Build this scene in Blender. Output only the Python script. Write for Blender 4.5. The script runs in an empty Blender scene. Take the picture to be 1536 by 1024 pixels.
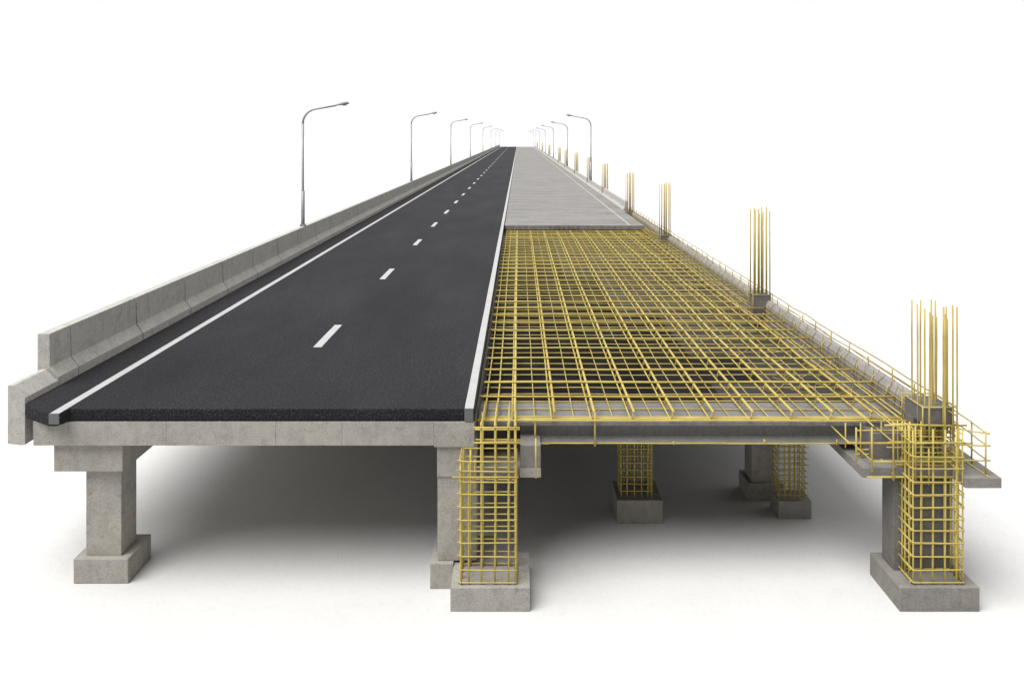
import bpy, bmesh, math, random
from mathutils import Vector, Matrix
random.seed(11)
sc = bpy.context.scene
C = sc.collection
PI = math.pi
H = 7.963                                   # eye height above the floor, metres
# ---------------------------------------------------------------- materials
def newmat(name):
    m = bpy.data.materials.new(name); m.use_nodes = True
    nt = m.node_tree
    for n in list(nt.nodes): nt.nodes.remove(n)
    out = nt.nodes.new('ShaderNodeOutputMaterial'); b = nt.nodes.new('ShaderNodeBsdfPrincipled')
    nt.links.new(b.outputs[0], out.inputs[0])
    return m, nt, b
def N(nt, t, **kw):
    n = nt.nodes.new(t)
    for k, v in kw.items():
        if k in n.inputs: n.inputs[k].default_value = v
        else: setattr(n, k, v)
    return n
def pos(nt, scale=(1, 1, 1)):
    g = nt.nodes.new('ShaderNodeNewGeometry'); mp = nt.nodes.new('ShaderNodeMapping')
    mp.inputs['Scale'].default_value = scale
    nt.links.new(g.outputs['Position'], mp.inputs['Vector'])
    return mp.outputs[0]
def noise(nt, vec, scale, detail=4, rough=.55, dist=0):
    n = N(nt, 'ShaderNodeTexNoise', Scale=scale, Detail=detail, Roughness=rough, Distortion=dist)
    nt.links.new(vec, n.inputs['Vector']); return n.outputs['Fac']
def ramp(nt, fac, stops):
    r = nt.nodes.new('ShaderNodeValToRGB'); cr = r.color_ramp
    while len(cr.elements) < len(stops): cr.elements.new(.5)
    for e, (p, c) in zip(cr.elements, stops):
        e.position = p; e.color = (c, c, c, 1) if not hasattr(c, '__len__') else (*c, 1)
    nt.links.new(fac, r.inputs[0]); return r.outputs[0]
def mul(nt, a, b, fac=1.0):
    m = nt.nodes.new('ShaderNodeMix'); m.data_type = 'RGBA'; m.blend_type = 'MULTIPLY'
    m.inputs[0].default_value = fac
    nt.links.new(a, m.inputs[6]); nt.links.new(b, m.inputs[7]); return m.outputs[2]
def mixc(nt, f, a, b):
    m = nt.nodes.new('ShaderNodeMix'); m.data_type = 'RGBA'
    nt.links.new(f, m.inputs[0])
    for v, i in ((a, 6), (b, 7)):
        if hasattr(v, 'is_linked') or hasattr(v, 'links'): nt.links.new(v, m.inputs[i])
        else: m.inputs[i].default_value = (*v, 1)
    return m.outputs[2]
def bump(nt, b, h, strength, dist=.01):
    n = N(nt, 'ShaderNodeBump', Strength=strength, Distance=dist)
    nt.links.new(h, n.inputs['Height'])
    prev = b.inputs['Normal'].links
    if prev: nt.links.new(prev[0].from_socket, n.inputs['Normal'])
    nt.links.new(n.outputs[0], b.inputs['Normal'])
def concrete(name, col, var=.16, streak=True, warm=(1.0, .97, .92), brush=False):
    m, nt, b = newmat(name)
    p = pos(nt)
    big = noise(nt, p, .9, 5, .6)
    med = noise(nt, p, 5.5, 6, .65, .6)
    fine = noise(nt, p, 55, 3, .6)
    base = ramp(nt, big, [(.28, tuple(c*(1-var) for c in col)), (.5, col), (.74, tuple(c*(1+var)*w for c, w in zip(col, warm)))])
    c = mul(nt, base, ramp(nt, med, [(.3, .80), (.48, 1.0), (.72, 1.12)]), .9)
    c = mul(nt, c, ramp(nt, fine, [(.3, .72), (.52, 1.0), (.75, 1.18)]), .9)
    if streak:      # run-off streaks and curled trowel scratches
        s = noise(nt, pos(nt, (6, 6, .55)), 1.6, 4, .6)
        c = mul(nt, c, ramp(nt, s, [(.36, .86), (.5, 1.0), (.8, 1.05)]), .45)
        w = noise(nt, p, 3.6, 2, .5, 3.2)
        c = mul(nt, c, ramp(nt, w, [(.480, 1.0), (.497, .72), (.503, .72), (.520, 1.0)]), .5)
        st = noise(nt, pos(nt, (2.2, 2.2, .9)), 2.3, 5, .7, .4)
        c = mul(nt, c, ramp(nt, st, [(.60, (1, 1, 1)), (.70, (.80, .75, .68))]), .7)
    if brush:
        s = noise(nt, pos(nt, (.22, .8, 1)), 1.2, 7, .7, .8)
        c = mul(nt, c, ramp(nt, s, [(.32, .58), (.47, 1.0), (.7, 1.15)]), .9)
        s2 = noise(nt, pos(nt, (.16, 1.6, 1)), 1.1, 6, .62, 1.2)
        c = mul(nt, c, ramp(nt, s2, [(.36, .62), (.45, 1.0)]), .8)
    v = N(nt, 'ShaderNodeTexVoronoi', Scale=16.0, Randomness=1.0); nt.links.new(p, v.inputs['Vector'])
    pit = ramp(nt, v.outputs['Distance'], [(.10, .35), (.20, 1.0)])
    pn = noise(nt, p, 4.0, 1)
    sel = ramp(nt, pn, [(.52, 0.0), (.60, 1.0)])
    one = N(nt, 'ShaderNodeRGB'); one.outputs[0].default_value = (1, 1, 1, 1)
    pitm = mixc(nt, sel, one.outputs[0], pit)
    c = mul(nt, c, pitm, .8)
    nt.links.new(c, b.inputs['Base Color'])
    b.inputs['Roughness'].default_value = .88; b.inputs['Specular IOR Level'].default_value = .25
    bump(nt, b, fine, .35, .006); bump(nt, b, med, .35, .02); bump(nt, b, pitm, .4, .01)
    return m
CON = concrete('weathered_concrete', (.318, .303, .277), .12)
BARR = concrete('barrier_concrete', (.42, .408, .385), .09)
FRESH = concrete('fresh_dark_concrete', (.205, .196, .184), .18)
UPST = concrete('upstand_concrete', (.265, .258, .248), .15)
DARK_SHADED = concrete('dark_and_shaded_concrete', (.14, .133, .124), .2)  # dark core tone; on cap_web it is under-bridge shade put into colour
FORM = concrete('formwork_grey', (.165, .160, .155), .2, warm=(1, .96, .9))
DECKC = concrete('brushed_deck_concrete', (.212, .206, .198), .08, streak=False, brush=True)
GIRD = concrete('girder_grey', (.175, .172, .168), .14)

def asphalt():
    m, nt, b = newmat('asphalt')
    p = pos(nt)
    g = noise(nt, p, 30, 4, .75); g2 = noise(nt, p, 130, 2, .6)
    big = noise(nt, pos(nt, (1, .25, 1)), .55, 5, .6)
    c = ramp(nt, g, [(.3, (.003, .003, .0036)), (.47, (.0112, .0115, .0136)), (.60, (.0235, .024, .0275)), (.72, (.11, .107, .103))])
    c = mul(nt, c, ramp(nt, g2, [(.3, .6), (.5, 1.0), (.72, 1.7)]), .8)
    c = mul(nt, c, ramp(nt, big, [(.3, .72), (.5, 1.0), (.70, 1.40)]), 1.0)
    nt.links.new(c, b.inputs['Base Color'])
    b.inputs['Roughness'].default_value = .9; b.inputs['Specular IOR Level'].default_value = .22
    bump(nt, b, g, .8, .012); bump(nt, b, g2, .4, .005)
    return m
ASPH = asphalt()
def paint(name, col, amount=.25):
    m, nt, b = newmat(name); p = pos(nt)
    f = noise(nt, p, 30, 4, .7); f2 = noise(nt, p, 2.2, 4, .6)
    c = ramp(nt, f, [(.28, tuple(x*(1-amount) for x in col)), (.5, col)])
    c = mul(nt, c, ramp(nt, f2, [(.3, .86), (.6, 1.0)]), .8)
    nt.links.new(c, b.inputs['Base Color']); b.inputs['Roughness'].default_value = .6
    bump(nt, b, f, .3, .004); return m
WHITE = paint('road_paint', (.40, .40, .398)); PALE = paint('faded_line_paint', (.36, .33, .29))
EDGE = paint('paint_end_grey', (.115, .117, .122), .4)
def steel_yellow(name, col, rust):
    m, nt, b = newmat(name); p = pos(nt)
    n1 = noise(nt, p, 2.6, 4, .6); n2 = noise(nt, p, 24, 3, .6)
    c = ramp(nt, n1, [(.3, tuple(x*.80 for x in col)), (.5, col), (.75, tuple(min(1, x*1.14) for x in col))])
    c = mixc(nt, ramp(nt, n2, [(.60, 0.0), (.72, rust)]), c, (.33, .15, .035))
    nt.links.new(c, b.inputs['Base Color'])
    b.inputs['Roughness'].default_value = .5; b.inputs['Specular IOR Level'].default_value = .4
    bump(nt, b, n2, .25, .004); return m
YEL = steel_yellow('coated_rebar', (.44, .350, .086), .55)
YEL2 = steel_yellow('dull_rebar', (.31, .225, .055), .8)
YELO = steel_yellow('rust_tinted_rebar', (.41, .30, .062), .7)
YSTART = steel_yellow('starter_rebar', (.41, .325, .090), .6)
def metal(name, col, rough, mt):
    m, nt, b = newmat(name); p = pos(nt)
    c = ramp(nt, noise(nt, p, 6, 3), [(.3, tuple(x*.85 for x in col)), (.7, tuple(x*1.1 for x in col))])
    nt.links.new(c, b.inputs['Base Color']); b.inputs['Roughness'].default_value = rough; b.inputs['Metallic'].default_value = mt
    return m
GALV = metal('galvanised_steel', (.27, .285, .305), .5, .35); LAMPG = metal('lamp_housing', (.22, .235, .255), .45, .25)
LENS = metal('lamp_lens', (.42, .36, .27), .25, 0)
def bay_shade():
    m, nt, b = newmat('bay_shade_dark'); p = pos(nt)
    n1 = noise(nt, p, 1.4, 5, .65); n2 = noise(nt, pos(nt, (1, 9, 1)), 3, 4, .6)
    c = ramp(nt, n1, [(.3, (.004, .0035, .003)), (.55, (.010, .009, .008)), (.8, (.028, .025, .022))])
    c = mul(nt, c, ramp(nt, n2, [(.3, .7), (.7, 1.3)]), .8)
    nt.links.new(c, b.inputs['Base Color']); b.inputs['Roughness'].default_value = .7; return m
PLY = bay_shade()  # shade of the open bays put into the colour, blackest tone
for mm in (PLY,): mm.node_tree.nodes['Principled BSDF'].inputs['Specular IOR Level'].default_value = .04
BAY_SHADE_MID = concrete('bay_shade_half', (.020, .0185, .016), .3)  # bay shade put into the colour, one step lighter
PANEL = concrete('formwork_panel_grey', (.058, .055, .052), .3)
for mm in (BAY_SHADE_MID, PANEL): mm.node_tree.nodes['Principled BSDF'].inputs['Specular IOR Level'].default_value = .05
def floor_mat():
    m, nt, b = newmat('pale_floor'); p = pos(nt)
    c = ramp(nt, noise(nt, p, .5, 6, .65, .5), [(.3, (.558, .554, .549)), (.7, (.580, .577, .573))])
    w = noise(nt, p, 1.9, 3, .5, 3.0)
    c = mul(nt, c, ramp(nt, w, [(.47, 1.0), (.5, .90), (.53, 1.0)]), .6)
    nt.links.new(c, b.inputs['Base Color']); b.inputs['Roughness'].default_value = .9; b.inputs['Specular IOR Level'].default_value = .1
    bump(nt, b, w, .15, .02); return m
FLOOR = floor_mat()
# ---------------------------------------------------------------- builders
def finish(bm, name, m, parent=None, smooth=False):
    me = bpy.data.meshes.new(name); bm.normal_update(); bm.to_mesh(me); bm.free()
    if smooth:
        for p in me.polygons: p.use_smooth = True
    o = bpy.data.objects.new(name, me); C.objects.link(o)
    me.materials.append(m)
    if parent is not None:
        off = world_of(parent)
        me.transform(Matrix.Translation(-off)); o.parent = parent
    return o
def world_of(o):
    v = Vector((0, 0, 0))
    while o is not None:
        v += o.location; o = o.parent
    return v
def thing(name, label, cat, loc=(0, 0, 0), group=None):
    o = bpy.data.objects.new(name, None); C.objects.link(o)
    o.location = loc; o.empty_display_size = .3
    return tag(o, label, cat, group)
def tag(o, label, cat, group=None):
    o['label'] = label; o['category'] = cat
    if group: o['group'] = group
    return o
def copy_tree(o, parent=None):
    c = o.copy(); C.objects.link(c); c.parent = parent
    for ch in list(o.children): copy_tree(ch, c)
    return c
def bevel_all(bm, w):
    if w > 0:
        bmesh.ops.bevel(bm, geom=list(bm.edges), offset=w, offset_type='OFFSET', segments=2, profile=.6, affect='EDGES', clamp_overlap=True)
def box(x0, x1, y0, y1, z0, z1, bv=.012, bm=None):
    t = bmesh.new()
    vs = [t.verts.new((x, y, z)) for z in (z0, z1) for y in (y0, y1) for x in (x0, x1)]
    for f in ((0, 2, 3, 1), (4, 5, 7, 6), (0, 1, 5, 4), (2, 6, 7, 3), (0, 4, 6, 2), (1, 3, 7, 5)):
        t.faces.new([vs[i] for i in f])
    bevel_all(t, bv)
    return join(bm, t)
def join(bm, t):
    if bm is None: return t
    me = bpy.data.meshes.new('tmp'); t.to_mesh(me); t.free(); bm.from_mesh(me); bpy.data.meshes.remove(me)
    return bm
def prism(poly, z0, z1, axis='z', bv=0):
    """polygon extruded: axis z -> poly is (x,y); axis y -> poly is (x,z) and z0,z1 are y"""
    t = bmesh.new()
    mk = (lambda p, k: (p[0], p[1], k)) if axis == 'z' else (lambda p, k: (p[0], k, p[1])) if axis == 'y' else (lambda p, k: (k, p[0], p[1]))
    a = [t.verts.new(mk(p, z0)) for p in poly]; b = [t.verts.new(mk(p, z1)) for p in poly]
    n = len(poly)
    t.faces.new(a); t.faces.new(b[::-1])
    for i in range(n): t.faces.new((a[i], b[i], b[(i+1) % n], a[(i+1) % n]))
    bmesh.ops.recalc_face_normals(t, faces=t.faces)
    bevel_all(t, bv)
    return t
def tube(pts, r, sides=6, bm=None, r1=None):
    bm = bm or bmesh.new()
    pts = [Vector(p) for p in pts]; rings = []
    up = None
    for i, p in enumerate(pts):
        d = (pts[min(i+1, len(pts)-1)] - pts[max(i-1, 0)]).normalized()
        if up is None:
            up = Vector((0, 0, 1)) if abs(d.z) < .9 else Vector((0, 1, 0))
        u = d.cross(up).normalized(); v = u.cross(d).normalized(); up = v
        rr = r if r1 is None else r + (r1 - r)*i/(len(pts)-1)
        rings.append([bm.verts.new(p + u*rr*math.cos(2*PI*k/sides) + v*rr*math.sin(2*PI*k/sides)) for k in range(sides)])
    for a, b in zip(rings, rings[1:]):
        for k in range(sides): bm.faces.new((a[k], b[k], b[(k+1) % sides], a[(k+1) % sides]))
    bm.faces.new(rings[0]); bm.faces.new(rings[-1][::-1])
    return bm
def J(a): return random.uniform(-a, a)
def bar(name, pts, r, parent, m=None, sides=6):
    bm = tube(pts, r, sides); bmesh.ops.recalc_face_normals(bm, faces=bm.faces)
    return finish(bm, name, m or (YELO if random.random() < .14 else YEL), parent, True)
def wavy(p, q, n, amp):
    p, q = Vector(p), Vector(q); out = []
    for i in range(n+1):
        v = p.lerp(q, i/n)
        out.append(v + Vector((J(amp), J(amp*.4), J(amp))) if 0 < i < n else v)
    return out
def structure(o): o['kind'] = 'structure'; return o

# ---------------------------------------------------------------- setting: ground
FAR = 415.0
bm = bmesh.new()
g = [bm.verts.new(v) for v in ((-6000, -60, 0), (6000, -60, 0), (6000, 12000, 0), (-6000, 12000, 0))]
bm.faces.new(g); structure(finish(bm, 'ground', FLOOR))

# ---------------------------------------------------------------- road
def edge_run(p, q, step, amp):
    p, q = Vector((*p, 0)), Vector((*q, 0)); n = max(1, int((q-p).length/step)); out = []
    for i in range(n):
        v = p.lerp(q, i/n); out.append((v.x, v.y + (J(amp) if i else 0)))
    return out
def asphalt_body():
    out = edge_run((-8.80, 15.47), (-8.16, 15.03), .05, .003) + edge_run((-8.16, 15.03), (-7.94, 15.02), .06, .002) + [(-7.92, 15.285)] + edge_run((-7.90, 15.294), (-.776, 15.294), .03, .003)
    out += [(-.776, 15.294), (-.776, FAR), (-8.872, FAR), (-8.872, 15.62)]
    t = bmesh.new(); rows = []
    for z, dy in ((2.943, .02), (2.975, .006), (3.04, .0), (3.10, .002), (3.142, .001), (3.163, .012)):
        rows.append([t.verts.new((x, y + (dy + J(.004) if y < 15.6 else 0), z + (J(.003) if y < 15.6 and 2.95 < z < 3.15 else 0))) for x, y in out])
    n = len(out)
    for a, b in zip(rows, rows[1:]):
        for i in range(n): t.faces.new((a[i], a[(i+1) % n], b[(i+1) % n], b[i]))
    t.faces.new(rows[-1]); t.faces.new(rows[0][::-1])
    bmesh.ops.recalc_face_normals(t, faces=t.faces)
    return t
road = structure(finish(asphalt_body(), 'road', ASPH))
def strip(name, x0, x1, y0, y1, z, m, parent, w0=None):
    t = bmesh.new()
    n = 40 if y1-y0 > 50 else 4
    rows = []
    for i in range(n+1):
        y = y0 + (y1-y0)*(i/n)**2 if n > 5 else y0 + (y1-y0)*i/n
        rows.append((t.verts.new((x0+J(.004), y, z)), t.verts.new((x1+J(.004), y, z))))
    for a, b in zip(rows, rows[1:]): t.faces.new((a[0], a[1], b[1], b[0]))
    return finish(t, name, m, parent)
for x0, x1, y0 in ((-8.135, -7.965, 15.035), (-.953, -.80, 15.308)):
    e = strip('edge_line', x0, x1, y0, FAR, 3.168, WHITE, road)
    finish(box(x0-.002, x1+.002, y0-.035, y0-.002, 2.985 if y0 < 15.2 else 2.945, 3.1675, .003), 'line_end', EDGE, e)
dash = [(19.75, 22.1), (29.16, 31.5), (38.3, 40.5), (46.2, 48.5), (54, 56.6), (62.4, 65), (70.7, 73.3), (79.6, 82.2)]
while dash[-1][1] < FAR-12: dash.append((dash[-1][0]+8.6, dash[-1][1]+8.6))
for a, b in dash: strip('lane_dash', -4.69, -4.50, a, b, 3.168, WHITE, road)

# ---------------------------------------------------------------- left deck slab under the road
dk = thing('bridge_deck', 'long pale concrete deck slab carrying the black asphalt road', 'bridge deck', (-4.7, 15.3, 2.516))
finish(prism([(-8.56, 15.32), (-.79, 15.32), (-.79, FAR), (-8.876, FAR), (-8.876, 15.8), (-8.56, 15.8)], 2.516, 2.939), 'slab', CON, dk)
for a, b in ((-8.565, -6.22), (-6.217, -4.29), (-4.287, -3.12), (-3.117, -1.497)):
    finish(box(a, b, 15.292, 15.3185, 2.517, 2.9365, .004), 'fascia_panel', CON, dk)
finish(box(-1.494, -.784, 15.284, 16.4, 2.492, 2.936, .006), 'end_block', CON, dk)

# ---------------------------------------------------------------- left barrier, stub + segments
tall = [(-9.285, 2.42), (-9.285, 4.163), (-9.05, 4.163), (-9.04, 3.529), (-8.885, 3.325), (-8.885, 2.45)]
low = [(-9.20, 2.44), (-9.20, 3.487), (-9.10, 3.487), (-8.885, 3.265), (-8.885, 2.42), (-8.96, 2.41)]
tag(finish(prism(low, 15.6, 16.715, 'y', .008), 'barrier_stub', BARR), 'low sloped concrete barrier stub at the open near end of the road', 'barrier')
tag(finish(prism(tall, 16.72, 17.50, 'y', .008), 'barrier_segment', BARR), 'short first full-height barrier piece stepping up from the low stub', 'barrier', 'concrete barrier segments beside the asphalt')
seg0 = finish(prism(tall, 0.021, 2.979, 'y', .007), 'barrier_segment', BARR)
words = ['first', 'second', 'third', 'fourth', 'fifth', 'sixth', 'seventh', 'eighth', 'ninth', 'tenth', 'eleventh', 'twelfth', 'thirteenth', 'fourteenth', 'fifteenth']
k = 0; y = 17.5
while y < FAR-2:
    s = seg0 if k == 0 else seg0.copy()
    if k: C.objects.link(s)
    s.location = (0, y, 0)
    tag(s, f'{words[k]} long concrete barrier segment beyond the short stepped piece, beside the asphalt' if k < 15 else 'distant grey concrete barrier segment in the long joined run beside the asphalt',
        'barrier', 'concrete barrier segments beside the asphalt')
    k += 1; y += 3.0

# ---------------------------------------------------------------- street lamps
def make_lamp():
    t = thing('street_lamp', 'x', 'street lamp')
    finish(box(-.11, .11, -.11, .11, 0, .10, .015), 'base', GALV, t)
    bm = tube([(0, 0, .08), (0, 0, .3), (0, 0, 1.5)], .085, 12); tube([(0, 0, 1.5), (0, 0, 1.53), (0, 0, 4.35)], .068, 12, bm, .05)
    finish(bm, 'pole', GALV, t, True)
    pts = [(0, 0, 4.35)]
    for i in range(1, 9):
        a = PI/2*i/8*.86; pts.append((.62*(1-math.cos(a)), 0, 4.35+.62*math.sin(a)))
    e = pts[-1]; pts.append((1.42, 0, 5.12))
    finish(tube(pts, .048, 10, None, .034), 'arm', GALV, t, True)
    # cobra head: lofted sections along x
    secs = [(1.36, 5.112, .035, .035), (1.46, 5.135, .06, .045), (1.60, 5.165, .11, .07), (1.78, 5.195, .125, .085), (1.90, 5.205, .10, .07), (1.965, 5.205, .04, .03)]
    bm = bmesh.new(); rg = []
    for x, z, w, h in secs:
        rg.append([bm.verts.new((x, w*math.cos(2*PI*q/12), z + h*(math.sin(2*PI*q/12) if q < 7 else .55*math.sin(2*PI*q/12)))) for q in range(12)])
    for a, b in zip(rg, rg[1:]):
        for q in range(12): bm.faces.new((a[q], a[(q+1) % 12], b[(q+1) % 12], b[q]))
    bm.faces.new(rg[0][::-1]); bm.faces.new(rg[-1]); bmesh.ops.recalc_face_normals(bm, faces=bm.faces)
    hd = finish(bm, 'lamp_head', LAMPG, t, True)
    bm = bmesh.new()
    bmesh.ops.create_uvsphere(bm, u_segments=14, v_segments=8, radius=1.0)
    for v in bm.verts: v.co = Vector((1.74 + v.co.x*.13, v.co.y*.085, 5.155 + v.co.z*.05))
    finish(bm, 'lens', LENS, hd, True)
    return t
lamp = make_lamp()
first = True
for (xs, zb, rot, side, lst) in ((-9.165, 4.163, 0, 'asphalt-side barrier', [(36.8, 1.0), (74, 1.12), (117, 1.18), (164, 1.22), (222, 1.24), (287, 1.25), (347, 1.26), (408, 1.27)]),
                                 (7.02, 3.70, PI, 'bare concrete roadway edge', [(84.3, 1.22), (124.7, 1.22), (175, 1.25), (229, 1.25), (293, 1.25), (355, 1.25), (411, 1.25)])):
    for i, (yy, s) in enumerate(lst):
        o = lamp if first else copy_tree(lamp); first = False
        o.location = (xs, yy, zb); o.rotation_euler = (0, 0, rot); o.scale = (s, s, s)
        tag(o, f'{["nearest", "second", "third", "fourth", "fifth", "sixth", "seventh", "farthest"][i]} curved-arm grey street lamp along the {side}' , 'street lamp', 'street lamps along both edges')

# ---------------------------------------------------------------- piers and footings
p = thing('bridge_pier', 'pale concrete pier with cap and footing under the barrier end of deck', 'bridge pier', (-7.45, 15.9, 0))
finish(box(-7.939, -6.965, 15.45, 16.43, 0, .44, .014), 'footing', CON, p)
finish(box(-7.772, -7.138, 15.57, 16.19, .438, 2.01, .010), 'column', CON, p)
finish(box(-8.27, -7.046, 15.42, 17.1, 2.008, 2.514, .010), 'pier_cap', CON, p)
p = thing('bridge_pier', 'concrete pier standing behind the rebar cage in the middle of bridge', 'bridge pier', (-1.0, 15.6, 0))
finish(prism([(-1.562, 15.27), (-1.152, 15.27), (-1.152, 15.80), (-.45, 15.80), (-.45, 16.35), (-1.562, 16.35)], 0, .446, 'z', .01), 'footing', CON, p)
finish(box(-1.44, -.745, 15.375, 15.98, .448, 1.945, .010), 'column', CON, p)
cp = finish(box(-1.445, -.742, 15.345, 16.9, 1.943, 2.488, .010), 'pier_cap', CON, p)
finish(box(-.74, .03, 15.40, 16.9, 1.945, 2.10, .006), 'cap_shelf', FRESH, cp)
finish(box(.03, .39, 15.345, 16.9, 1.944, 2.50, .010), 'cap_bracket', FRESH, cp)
finish(box(-.74, .03, 16.2, 16.9, 2.098, 2.49, .006), 'cap_web', DARK_SHADED, cp)  # shade of the hollow put into the colour
finish(box(.02, .395, 15.325, 15.36, 1.94, 2.10, .006), 'cap_ledge', CON, cp)
p = thing('bridge_pier', 'dark concrete pier behind the tall rebar cage, holding the ledge slab', 'bridge pier', (7.05, 15.3, 0))
finish(box(6.54, 7.575, 15.12, 15.60, .40, 2.07, .010), 'column', DARK_SHADED, p)
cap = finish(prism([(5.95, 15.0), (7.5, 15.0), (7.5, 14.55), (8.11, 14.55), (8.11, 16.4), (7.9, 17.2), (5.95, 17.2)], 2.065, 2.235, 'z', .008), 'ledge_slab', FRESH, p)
finish(box(6.25, 7.535, 15.40, 17.1, 2.233, 2.695, .01), 'pier_cap', DARK_SHADED, cap)
p = thing('bridge_pier', 'shaded concrete pier deep under deck behind the right small rebar cage', 'bridge pier', (5.4, 19.3, 0))
finish(box(5.02, 5.80, 18.96, 19.76, 0, .38, .012), 'footing', CON, p)
finish(box(5.12, 5.595, 19.05, 19.65, .378, 2.15, .010), 'column', CON, p)

# rebar cages on footings
def ring(x0, x1, y0, y1, z, r, parent, m, tilt=.02, over=.05):
    """a bent tie: rounded rectangle whose hooked ends overrun at one corner"""
    a, b = J(tilt), J(tilt)
    def zz(x, y): return z + a*(x-(x0+x1)/2) + b*(y-(y0+y1)/2)
    c = .025; pts = []
    for (cx, cy, st) in ((x0, y0, PI), (x1, y0, 1.5*PI), (x1, y1, 0), (x0, y1, .5*PI)):
        sx = c if cx == x0 else -c; sy = c if cy == y0 else -c
        for q in range(3):
            an = st + q*PI/4
            X, Y = cx+sx+c*math.cos(an), cy+sy+c*math.sin(an); pts.append((X, Y, zz(X, Y)))
    s = pts[0]
    pts = [(x0-over*.7, y0-over*.4+.03, zz(x0, y0)+.01), (x0+.0, y0+.06, zz(x0, y0))] + pts[1:] + [(x0, y0+.10, zz(x0, y0+.1)), (x0+.005, y0+.02, zz(x0, y0)+.012), (x0+.03, y0-.02-over*.3, zz(x0, y0)+.012)]
    bar('tie_ring', pts, r, parent, m, 5)
def cross_ties(x0, x1, y0, y1, z, r, parent, m, over=.05):
    for yy in (y0, y1): bar('cross_tie', wavy((x0-over*random.random(), yy, z+J(.012)), (x1+over*random.random(), yy, z+J(.012)), 3, .004), r, parent, m, 5)
    for xx in (x0, x1): bar('cross_tie', wavy((xx, y0-over*random.random(), z+J(.015)+.02), (xx, y1+over*random.random(), z+J(.015)+.02), 3, .004), r, parent, m, 5)
def cage(label, fx, fy, fh, fmat, xs, ys, z1, ties, rv, rt, top=None, m=YEL, style='ring', cut=None):
    """footing block + cage that grows out of it are two things; the cage is returned"""
    f = tag(finish(box(fx[0], fx[1], fy[0], fy[1], 0, fh, .012), 'pier_footing', fmat), 'concrete block under the ' + label, 'footing', 'footings of the rebar columns')
    t = thing('column_cage', 'yellow ' + label, 'rebar cage', ((xs[0]+xs[-1])/2, (ys[0]+ys[-1])/2, fh), 'rebar column cages on footings')
    x0, x1, y0, y1 = xs[0], xs[-1], ys[0], ys[-1]
    sp = [(x, y0) for x in xs] + [(x, y1) for x in xs] + [(x0, y) for y in ys[1:-1]] + [(x1, y) for y in ys[1:-1]]
    for i, (x, yv) in enumerate(sp):
        zt = z1 + J(.02)
        if cut and x < cut[0]: zt = cut[1]
        bar('vertical_bar', wavy((x+J(.006), yv+J(.006), fh-.02), (x+J(.006), yv+J(.006), zt), 5, .004), rv*random.uniform(.9, 1.12), t, m)
    for z in ties:
        if style == 'ring': ring(x0-.02, x1+.02, y0-.02, y1+.02, z, rt, t, m)
        else: cross_ties(x0-.02, x1+.02, y0-.022, y1+.02, z, rt, t, m, .09)
    return t
tz = [.443, .656, .878, 1.104, 1.314, 1.50, 1.709, 1.927, 2.137]
c1 = cage('rebar column cage at the middle of the bridge front', (-1.147, .19), (14.54, 15.785), .403, CON,
          [-.98, -.845, -.633, -.402, -.169, -.056], [14.65, 14.86, 15.07, 15.26], 3.12, tz + [2.32, 2.478], .0165, .0125, cut=(-.7, 2.46))
for x, z0, z1 in ((-.74, 1.98, 2.50), (.29, 2.19, 2.86)):
    bar('vertical_bar', [(x, 14.66, z0), (x, 14.67, z1)], .014, c1)
for x in (-.633, -.402, -.169, -.056):
    bar('hook_bar', wavy((x, 14.62, 3.09), (x, 16.4, 2.93), 4, .006), .0165, c1)
for yv, z in ((14.62, 3.06), (14.63, 2.80), (15.0, 2.90), (15.3, 2.62)):
    bar('cross_tie', wavy((-.76, yv, z), (.02, yv, z), 3, .005), .0145, c1)
bar('cross_tie', [(-1.12, 14.63, 2.22), (-.2, 14.63, 2.222), (.0, 14.63, 2.22)], .013, c1)
c2 = cage('rebar column cage at the ledge end of the bridge front', (6.395, 7.735), (14.54, 15.785), .403, FRESH,
          [6.667, 6.80, 7.002, 7.209, 7.401, 7.507], [14.65, 14.80, 14.94, 15.07], 3.02, tz + [2.36, 2.56, 2.80], .0165, .0125)
for z in tz:                     # outstanding tie ends along the cage's inner flank
    bar('tie_end', [(6.655, 14.66, z+.012), (6.648, 15.09, z+.018), (6.60, 15.17, z+.05)], .010, c2, None, 5)
for z in [.55 + .19*q for q in range(9)]:
    bar('tie_end', [(7.52, 14.63, z), (7.525, 15.08, z+.02), (7.50, 15.10, z+.02)], .009, c2, None, 5)
cage('rebar column cage under the deck, on the wider shaded footing', (2.03, 2.965), (17.85, 18.86), .48, CON,
     [2.13, 2.25, 2.40, 2.55, 2.68, 2.765], [18.0, 18.2, 18.4, 18.58], 2.34, [.62+.145*q for q in range(13)], .0135, .011)
cage('small rebar column cage under the deck, on the narrow shaded footing', (5.42, 6.11), (18.07, 18.68), .365, CON,
     [5.47, 5.58, 5.70, 5.80, 5.90, 5.99], [18.19, 18.33, 18.47, 18.58], 2.34, [.46+.125*q for q in range(16)], .0125, .010, style='cross')

# ---------------------------------------------------------------- front girder
gd = thing('front_girder', 'grey flanged girder carrying the near edge of the rebar mat', 'girder', (3.2, 16.2, 2.388))
finish(box(-.74, 6.96, 15.79, 16.98, 2.70, 2.763, .006), 'top_flange', GIRD, gd)
finish(box(.032, 6.95, 15.95, 16.25, 2.47, 2.702, .004), 'web', GIRD, gd)
finish(prism([(15.78, 2.388), (15.78, 2.408), (15.945, 2.474), (16.6, 2.474), (16.6, 2.388)], .035, 6.24, 'x', .004), 'bottom_flange', GIRD, gd)

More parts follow.
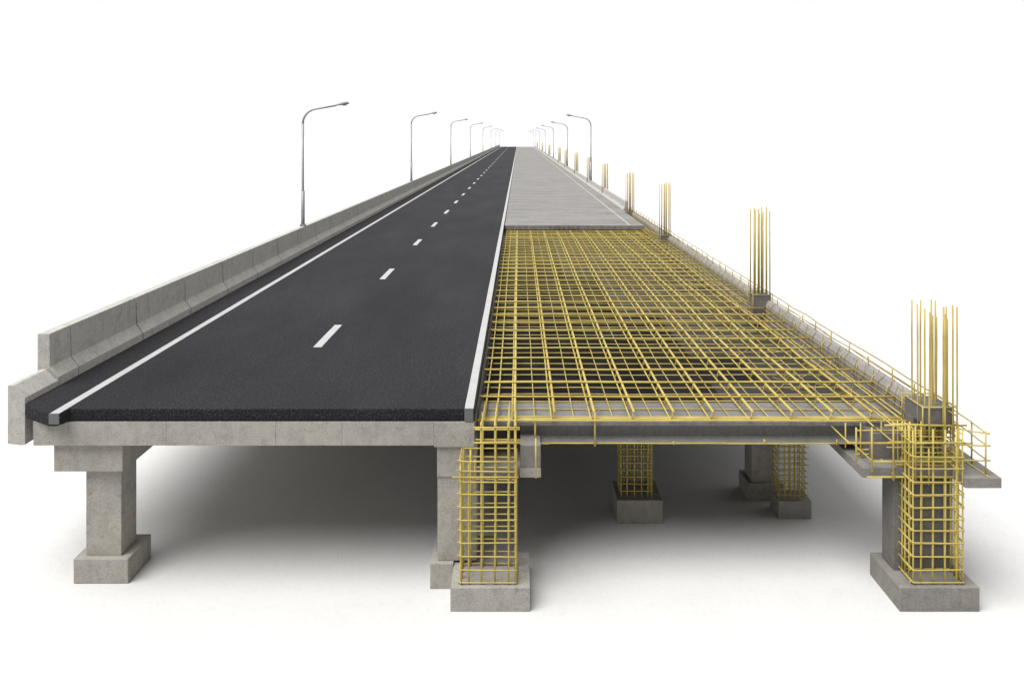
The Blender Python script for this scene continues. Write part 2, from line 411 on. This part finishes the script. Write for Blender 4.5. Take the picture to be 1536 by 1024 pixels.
# ---------------------------------------------------------------- formwork below the mat
fw = thing('formwork_deck', 'grey formwork boards and added shade-dark sheets under the yellow rebar mat', 'formwork', (3.2, 30, 2.36))  # dark sheets added to close open bays and keep ground below dark
xs = [-.74, .52, 1.78, 3.04, 4.30, 5.56, 7.121]
yy = 17.0; row = 0
while yy < 47.0:
    L = min(2.44, 47.445-yy)
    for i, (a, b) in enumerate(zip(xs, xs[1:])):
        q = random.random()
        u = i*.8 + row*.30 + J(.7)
        m = PLY if u < 2.2 else BAY_SHADE_MID if u < 3.5 else PANEL  # painted shade deepens toward the near left bays
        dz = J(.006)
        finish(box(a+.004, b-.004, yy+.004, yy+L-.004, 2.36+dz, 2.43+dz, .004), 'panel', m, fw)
    finish(box(-.70, 7.115, yy-.09, yy+.09, 2.16, 2.345, .006), 'joist', FORM, fw)
    yy += 2.44; row += 1

# ---------------------------------------------------------------- rebar mat
def dip(y): return -.14*max(0.0, min(1.0, (y-41.5)/4.5))
mt = thing('rebar_mat', 'wide two-layer grid of yellow rebar between asphalt and far slab', 'rebar mat', (3.2, 30, 2.8))
ZT, ZL = 2.993, 2.815
lx = [-.07 + .7177*i for i in range(10)]
cy = [15.72, 16.48]
while cy[-1] < 47.0: cy.append(cy[-1] + .945)
for i, x in enumerate(lx):
    n = 16
    pts = [Vector((x + (J(.006) if k else 0), 15.66 + (47.25-15.66)*k/n, ZT + J(.004) + dip(15.66 + (47.25-15.66)*k/n))) for k in range(n+1)]
    if i in (7, 8, 9):                        # last bars drift where they have been pushed about
        for k in range(2, n): pts[k].x += .04*math.sin(k*1.3+i)
    bar('long_bar', pts, .026, mt)
    # lower chord and web of the lattice under each long bar
    bm = tube(wavy((x-.05, 15.70, ZL+.02), (x-.05, 47.2, ZL+.02), 14, .008), .017)
    for yv in [15.70] + [c+.02 for c in cy[1:]]:
        tube([(x, yv, ZT+dip(yv)), (x-.02, yv+J(.02), ZT-.10+dip(yv)*.5), (x-.05, yv+.03, ZL)], .013, 5, bm)
    bmesh.ops.recalc_face_normals(bm, faces=bm.faces)
    finish(bm, 'chair_lattice', YEL, mt, True)
for x in (-.62, -.40):
    bar('long_bar', wavy((x, 15.6, ZL+.04), (x, 47.2, ZL+.06), 14, .01), .016, mt)
for x in (6.72, 6.93, 7.06):
    bar('long_bar', wavy((x, 15.2, ZL+.02), (x, 56.5, ZL+.10), 26, .03), .015, mt)
for i, yv in enumerate(cy[1:]):
    x1 = 7.08 + J(.06) if i > 1 else (7.30 if i == 0 else 7.40)
    bar('cross_bar', wavy((-.72+J(.03), yv+J(.012), ZT+.036+dip(yv)), (x1, yv+J(.03), ZT+.036+dip(yv)), 9, .006), .0205, mt)
for i, x in enumerate([(a+.36) for a in lx[:-1]]):
    bar('lower_long_bar', wavy((x, 15.75, ZL), (x, 47.2, ZL), 18, .012), .0105, mt)
yv = 16.0
while yv < 47.2:
    bar('lower_cross_bar', wavy((-.71+J(.02), yv, ZL-.025), (7.08, yv+J(.04), ZL-.025+J(.02)), 8, .010), .0115, mt)
    yv += .472
# bundle of edge bars lying on the front flange
for yv, z, r, xa, xb in ((15.62, 2.853, .018, -.78, 7.55), (15.72, 2.846, .014, -.74, 7.1), (15.80, 2.84, .012, -.72, 7.05), (15.9, 2.83, .012, -.72, 7.0), (15.7, 2.417, .017, -.80, .55), (15.71, 2.412, .013, .5, 6.25), (15.70, 2.455, .012, -.78, .25), (15.60, 2.99, .0, 0, 0)):
    if r: bar('edge_bar', wavy((xa, yv, z), (xb, yv+J(.02), z), 8, .004), r, mt)
for x, za, zb in ((.30, 2.40, 2.86), (1.38, 2.375, 2.99), (2.80, 2.405, 2.46), (4.44, 2.405, 2.50), (5.75, 2.40, 2.5)):
    bar('stirrup_leg', [(x, 15.66, zb), (x-.004, 15.655, za)], .016, mt)
# drooping lap bars and tie wire where the mat meets the kerb
for k in range(34):
    yb = 17 + 30*random.random()**1.6; xb = random.uniform(5.0, 6.7)
    L = random.uniform(.3, .9)
    pts = [(xb, yb, ZL+J(.04)), (xb+L*.5, yb+J(.1), ZL-.05+J(.05)), (xb+L, yb+J(.12), ZL+J(.06)), (xb+L+.06, yb+J(.1), ZL+.09)]
    bar('lap_bar', pts, .010, mt, YEL2 if k % 2 else YEL, 5)

# ---------------------------------------------------------------- beam cage over the ledge slab
bc = thing('beam_cage', 'boxy yellow rebar beam cage hanging over the grey ledge slab', 'rebar cage', (6.5, 15.2, 2.1))
Y0 = 14.93
for z, xa, xb in ((2.995, 6.30, 7.72), (2.69, 5.66, 7.70), (2.37, 6.07, 7.72), (2.105, 6.0, 7.72)):
    bar('rail_bar', wavy((xa, Y0, z), (xb, Y0, z), 4, .006), .0165, bc)
for z in (2.72, 2.50, 2.38, 2.30): bar('rail_bar', wavy((6.05, 15.48, z), (7.4, 15.48, z), 4, .008), .013, bc)
for x, za, zb in ((5.81, 2.36, 2.96), (6.08, 2.20, 2.96), (6.45, 2.05, 2.99), (6.83, 2.0, 2.99), (7.06, 1.98, 2.60)):
    bar('stirrup', [(x, Y0-.012, zb), (x, Y0-.014, za)], .0165, bc)
    if x < 6.9: bar('stirrup', [(x+.02, 15.46, zb-.1), (x+.02, 15.46, max(za+.06, 2.28))], .013, bc)
for x, z in ((5.70, 2.68), (6.10, 2.36), (6.10, 2.98), (6.46, 2.97), (6.46, 2.11), (6.46, 2.69), (6.83, 2.37), (6.83, 2.7), (6.83, 2.12)):
    bar('side_bar', wavy((x, Y0-.03, z+.01), (x-.02, 15.75 if z > 2.3 else 15.5, z+.03+(.12 if z < 2.3 else 0)), 3, .006), .013, bc)

for k in range(9):               # crowded ties where beam and column steel cross
    z = 2.20 + .095*k + J(.02); yv = 15.02 + J(.08)
    bar('side_bar', wavy((6.5 + J(.15), yv, z), (7.50 + J(.04), yv+J(.04), z+J(.02)), 4, .008), .0115, bc)
    bar('side_bar', wavy((7.50+J(.05), 14.75+J(.1), z+.04), (7.46+J(.05), 15.5, z+.05+J(.03)), 3, .008), .0105, bc)
for k in range(8):
    x = 6.62 + .115*k + J(.03)
    bar('stirrup', wavy((x, 15.1+J(.1), 2.18+J(.08)), (x+J(.015), 15.12+J(.1), 2.92+J(.12)), 3, .006), .013, bc)
# small frame standing on the outer part of the ledge
fr = thing('edge_rebar_frame', 'open rebar railing frame standing on the outer ledge slab', 'rebar frame', (7.9, 14.9, 2.23))
for x, yv, z in ((7.90, 14.66, 2.98), (7.955, 15.22, 2.97)):
    bar('post', [(x, yv, 2.22), (x, yv, z)], .0165, fr)
for z in (2.95, 2.75, 2.50):
    bar('rail', wavy((7.91, 14.60, z), (7.96, 15.9, z+.02), 4, .008), .0125, fr)
    bar('rail', wavy((7.42, 14.66 + .3*(z > 2.9), z), (7.98, 14.66, z-.01), 3, .006), .0125, fr)
bar('rail', wavy((7.90, 14.56, 2.25), (7.82, 15.9, 2.25), 4, .006), .0125, fr)
bar('rail', wavy((7.46, 15.2, 2.60), (7.98, 15.22, 2.58), 3, .006), .0115, fr)

# ---------------------------------------------------------------- kerb upstand and its wire rail
tag(finish(prism([(7.12, 2.35), (7.15, 3.10), (7.21, 3.22), (7.34, 3.22), (7.36, 2.35)], 15.9, 57.0, 'y', .01), 'edge_upstand', UPST), 'low grey concrete upstand edging the rebar mat behind the wire rail', 'kerb')
rl = thing('edge_wire_rail', 'thin wire rail on short rebar posts above the upstand', 'wire rail', (7.25, 30, 3.1))
yv = 15.9
while yv < 56:
    bar('post', [(7.25+J(.02), yv, 2.95), (7.25+J(.02), yv+J(.02), 3.43+J(.03))], .0155, rl, YEL2)
    yv += 1.0 + J(.12)
for x, z, r in ((7.25, 3.40, .013), (7.22, 3.27, .011), (7.27, 3.26, .009), (7.105, 3.06, .010), (7.10, 2.94, .010)):
    bar('wire', wavy(((7.42, 14.7, z-.03) if z > 3.25 else (x, 15.8, z)), (x, 56.5, z), 44, .018), r, rl, YEL2)
for k in range(60):
    yb = 16.2 + 40*(k/60)**1.25
    if k % 2: bar('hanger', [(7.09, yb+.3, 2.84), (7.12+J(.02), yb+.3+J(.1), 3.12), (7.30, yb+.32+J(.1), 3.26)], .0105, rl, YEL, 5)
    bar('hanger', [(7.10+J(.03), yb, 2.88), (7.13+J(.02), yb+J(.1), 3.1), (7.22, yb+J(.1), 3.28)], .008, rl, YEL2, 5)

# ---------------------------------------------------------------- starter bars on column stubs
def stub(label, x0, x1, y0, y1, z0, z1, near=False):
    t = thing('column_stub', label, 'column stub', ((x0+x1)/2, (y0+y1)/2, z0), 'concrete column stubs along the kerb')
    finish(box(x0, x1, y0, y1, z0, z1, .008), 'block', DARK_SHADED if near else FORM, t)
    e = .03
    for x in (x0-e, x1+e):
        for yv in (y0-e, y1+e): bar('corner_rod', [(x, yv, z0-.1), (x, yv, z1+.05)], .013, t, YEL2 if not near else YEL)
    for x, yv, xx, y2 in ((x0-e, y0-e, x1+e, y0-e), (x0-e, y1+e, x1+e, y1+e), (x0-e, y0-e, x0-e, y1+e), (x1+e, y0-e, x1+e, y1+e)):
        bar('top_rod', [(x, yv, z1+.03), (xx, y2, z1+.03)], .011, t, YEL2 if not near else YEL)
    return t
nk = stub('dark column stub block at ledge end with tallest starter bars', 7.0, 7.53, 14.98, 15.72, 2.985, 3.27, True)
finish(box(6.99, 7.535, 15.36, 15.74, 2.69, 2.987, .006), 'neck', DARK_SHADED, nk)
cl = thing('starter_bars', 'tall bundle of yellow starter bars rising at the ledge end', 'starter bars', (7.25, 15.2, 3.2), 'starter bar bundles along the kerb')
for x, yv, z in ((7.021, 15.47, 5.047), (7.013, 15.22, 5.02), (7.091, 15.3, 5.08), (7.038, 15.02, 4.99), (7.013, 14.8, 4.969), (7.172, 15.05, 5.138), (7.416, 15.5, 4.768), (7.28, 15.15, 5.096), (7.518, 15.6, 4.723), (7.325, 14.95, 5.025), (7.282, 14.8, 4.935), (7.421, 15.05, 5.011), (7.549, 15.25, 4.761), (7.465, 14.9, 5.068), (7.491, 14.8, 5.06)):
    bar('starter_bar', wavy((x, yv, 2.75), (x+J(.012), yv+J(.012), z), 4, .003), .0158, cl, YSTART, 8)
def bundle(w, d, n, h):
    t = thing('starter_bars', 'x', 'starter bars', (0, 0, 0))
    nx = 6
    for i in range(n):
        e = i/(n-1) - .5
        px = w*e + J(.026); py = (d/2 if i % 3 == 0 else -d/2 if i % 3 == 1 else 0) + J(.04)
        bar('starter_bar', [(px, py, -.25), (px+J(.01), py, h + J(.10))], .0185, t, YSTART)
    return t
b0 = bundle(.49, .34, 14, 2.42)
for i, (yv, s, z0) in enumerate(((25.3, 1.0, 3.40), (41.7, 1.0, 3.25), (54.9, 1.0, 3.20), (72, 1.0, 3.26), (88, 1.02, 3.4), (108, 1.0, 3.5), (131, 1.0, 3.5), (153, 1.0, 3.6), (203, 1, 3.6), (262, 1, 3.6), (333, 1, 3.6))):
    o = b0 if i == 0 else copy_tree(b0)
    o.location = (7.05 + (0 if yv < 60 else .12), yv, z0 + .0)
    o.scale = (s, s, 1.0)
    tag(o, f'{["second", "third", "fourth", "fifth", "sixth", "seventh", "eighth", "ninth", "tenth", "eleventh", "farthest"][i]} bundle of yellow starter bars counted away from the ledge end', 'starter bars', 'starter bar bundles along the kerb')
    if yv < 80:
        stub(f'{["second", "third", "fourth", "fifth"][i]} column stub with rods under its starter bars, counted from ledge end', 6.80 + (0 if yv < 60 else .2), 7.30, yv-.24, yv+.24, 2.8, z0-.10 + (.08 if yv < 60 else .2))

# ---------------------------------------------------------------- finished concrete roadway
rs = thing('concrete_roadway', 'bare pale concrete roadway slab beyond the rebar mat', 'roadway slab', (3.0, 47.2, 2.5))
def slab_edge():
    out = [( -.765, 47.2)] + [(-.765 + 7.6*k/60, 47.17 + J(.02)) for k in range(1, 60)] + [(6.83, 47.17), (6.84, 56.9), (6.84, FAR), (-.765, FAR)]
    return prism(out, 2.905, 3.122, 'z', 0)
finish(slab_edge(), 'wearing_slab', DECKC, rs)
finish(box(-.76, 7.34, 47.45, FAR, 2.35, 2.84, 0), 'base_slab', CON, rs)
strip('edge_line', 6.02, 6.13, 47.2, FAR, 3.1265, PALE, rs)
prof = [(6.865, 2.842), (6.865, 3.15), (6.98, 3.34), (7.03, 3.70), (7.20, 3.70), (7.22, 2.842)]
y0 = 57.0; k = 0
joints = [57.0, 73, 89.7, 106]
while joints[-1] < FAR-20: joints.append(joints[-1]+16.5)
for a, b in zip(joints, joints[1:]):
    o = finish(prism(prof, a+.02, b-.02, 'y', .012), 'kerb_barrier', BARR)
    tag(o, f'{words[k]} curved low barrier length beside the bare concrete roadway, counted from the mat' if k < 6 else 'distant low barrier length beside the bare concrete roadway', 'barrier', 'low barrier lengths beside the concrete roadway')
    k += 1

# ---------------------------------------------------------------- light: soft bright overcast on a white studio floor
w = bpy.data.worlds.new('World'); sc.world = w; w.use_nodes = True
bg = w.node_tree.nodes['Background']; bg.inputs[0].default_value = (1, 1, 1, 1); bg.inputs[1].default_value = 1.0
wn = w.node_tree                       # studio: white backdrop ahead and above, dimmed behind the viewer to cut fill under the deck
tc = wn.nodes.new('ShaderNodeTexCoord'); sx = wn.nodes.new('ShaderNodeSeparateXYZ'); mr = wn.nodes.new('ShaderNodeMapRange')
wn.links.new(tc.outputs['Generated'], sx.inputs[0]); wn.links.new(sx.outputs['Y'], mr.inputs['Value'])
mr.inputs['From Min'].default_value = -.6; mr.inputs['From Max'].default_value = .2; mr.inputs['To Min'].default_value = .22; mr.inputs['To Max'].default_value = 1.0
wn.links.new(mr.outputs[0], bg.inputs[0])
sun = bpy.data.lights.new('sun', 'SUN'); sun.energy = 5.0; sun.angle = math.radians(50); sun.color = (1.0, .99, .975)
so = bpy.data.objects.new('sun', sun); C.objects.link(so)
so.rotation_euler = Vector((.44, .38, -1)).to_track_quat('-Z', 'Y').to_euler()

# ---------------------------------------------------------------- camera
cam = bpy.data.cameras.new('camera'); co = bpy.data.objects.new('camera', cam); C.objects.link(co)
co.location = (0, 0, H); co.rotation_euler = (PI/2, 0, 0)
cam.sensor_width = 36; cam.lens = 36*1300/1536
cam.shift_x = -10/1536; cam.shift_y = -307/1536
cam.clip_end = 20000; cam.clip_start = .1
sc.camera = co
vs = sc.view_settings
sc.display_settings.display_device = 'sRGB'
vs.view_transform = 'Standard'; vs.look = 'None'; vs.exposure = 0; vs.gamma = 1; vs.use_curve_mapping = False
sc.render.engine = 'CYCLES'; sc.cycles.use_denoising = True
sc.cycles.max_bounces = 8
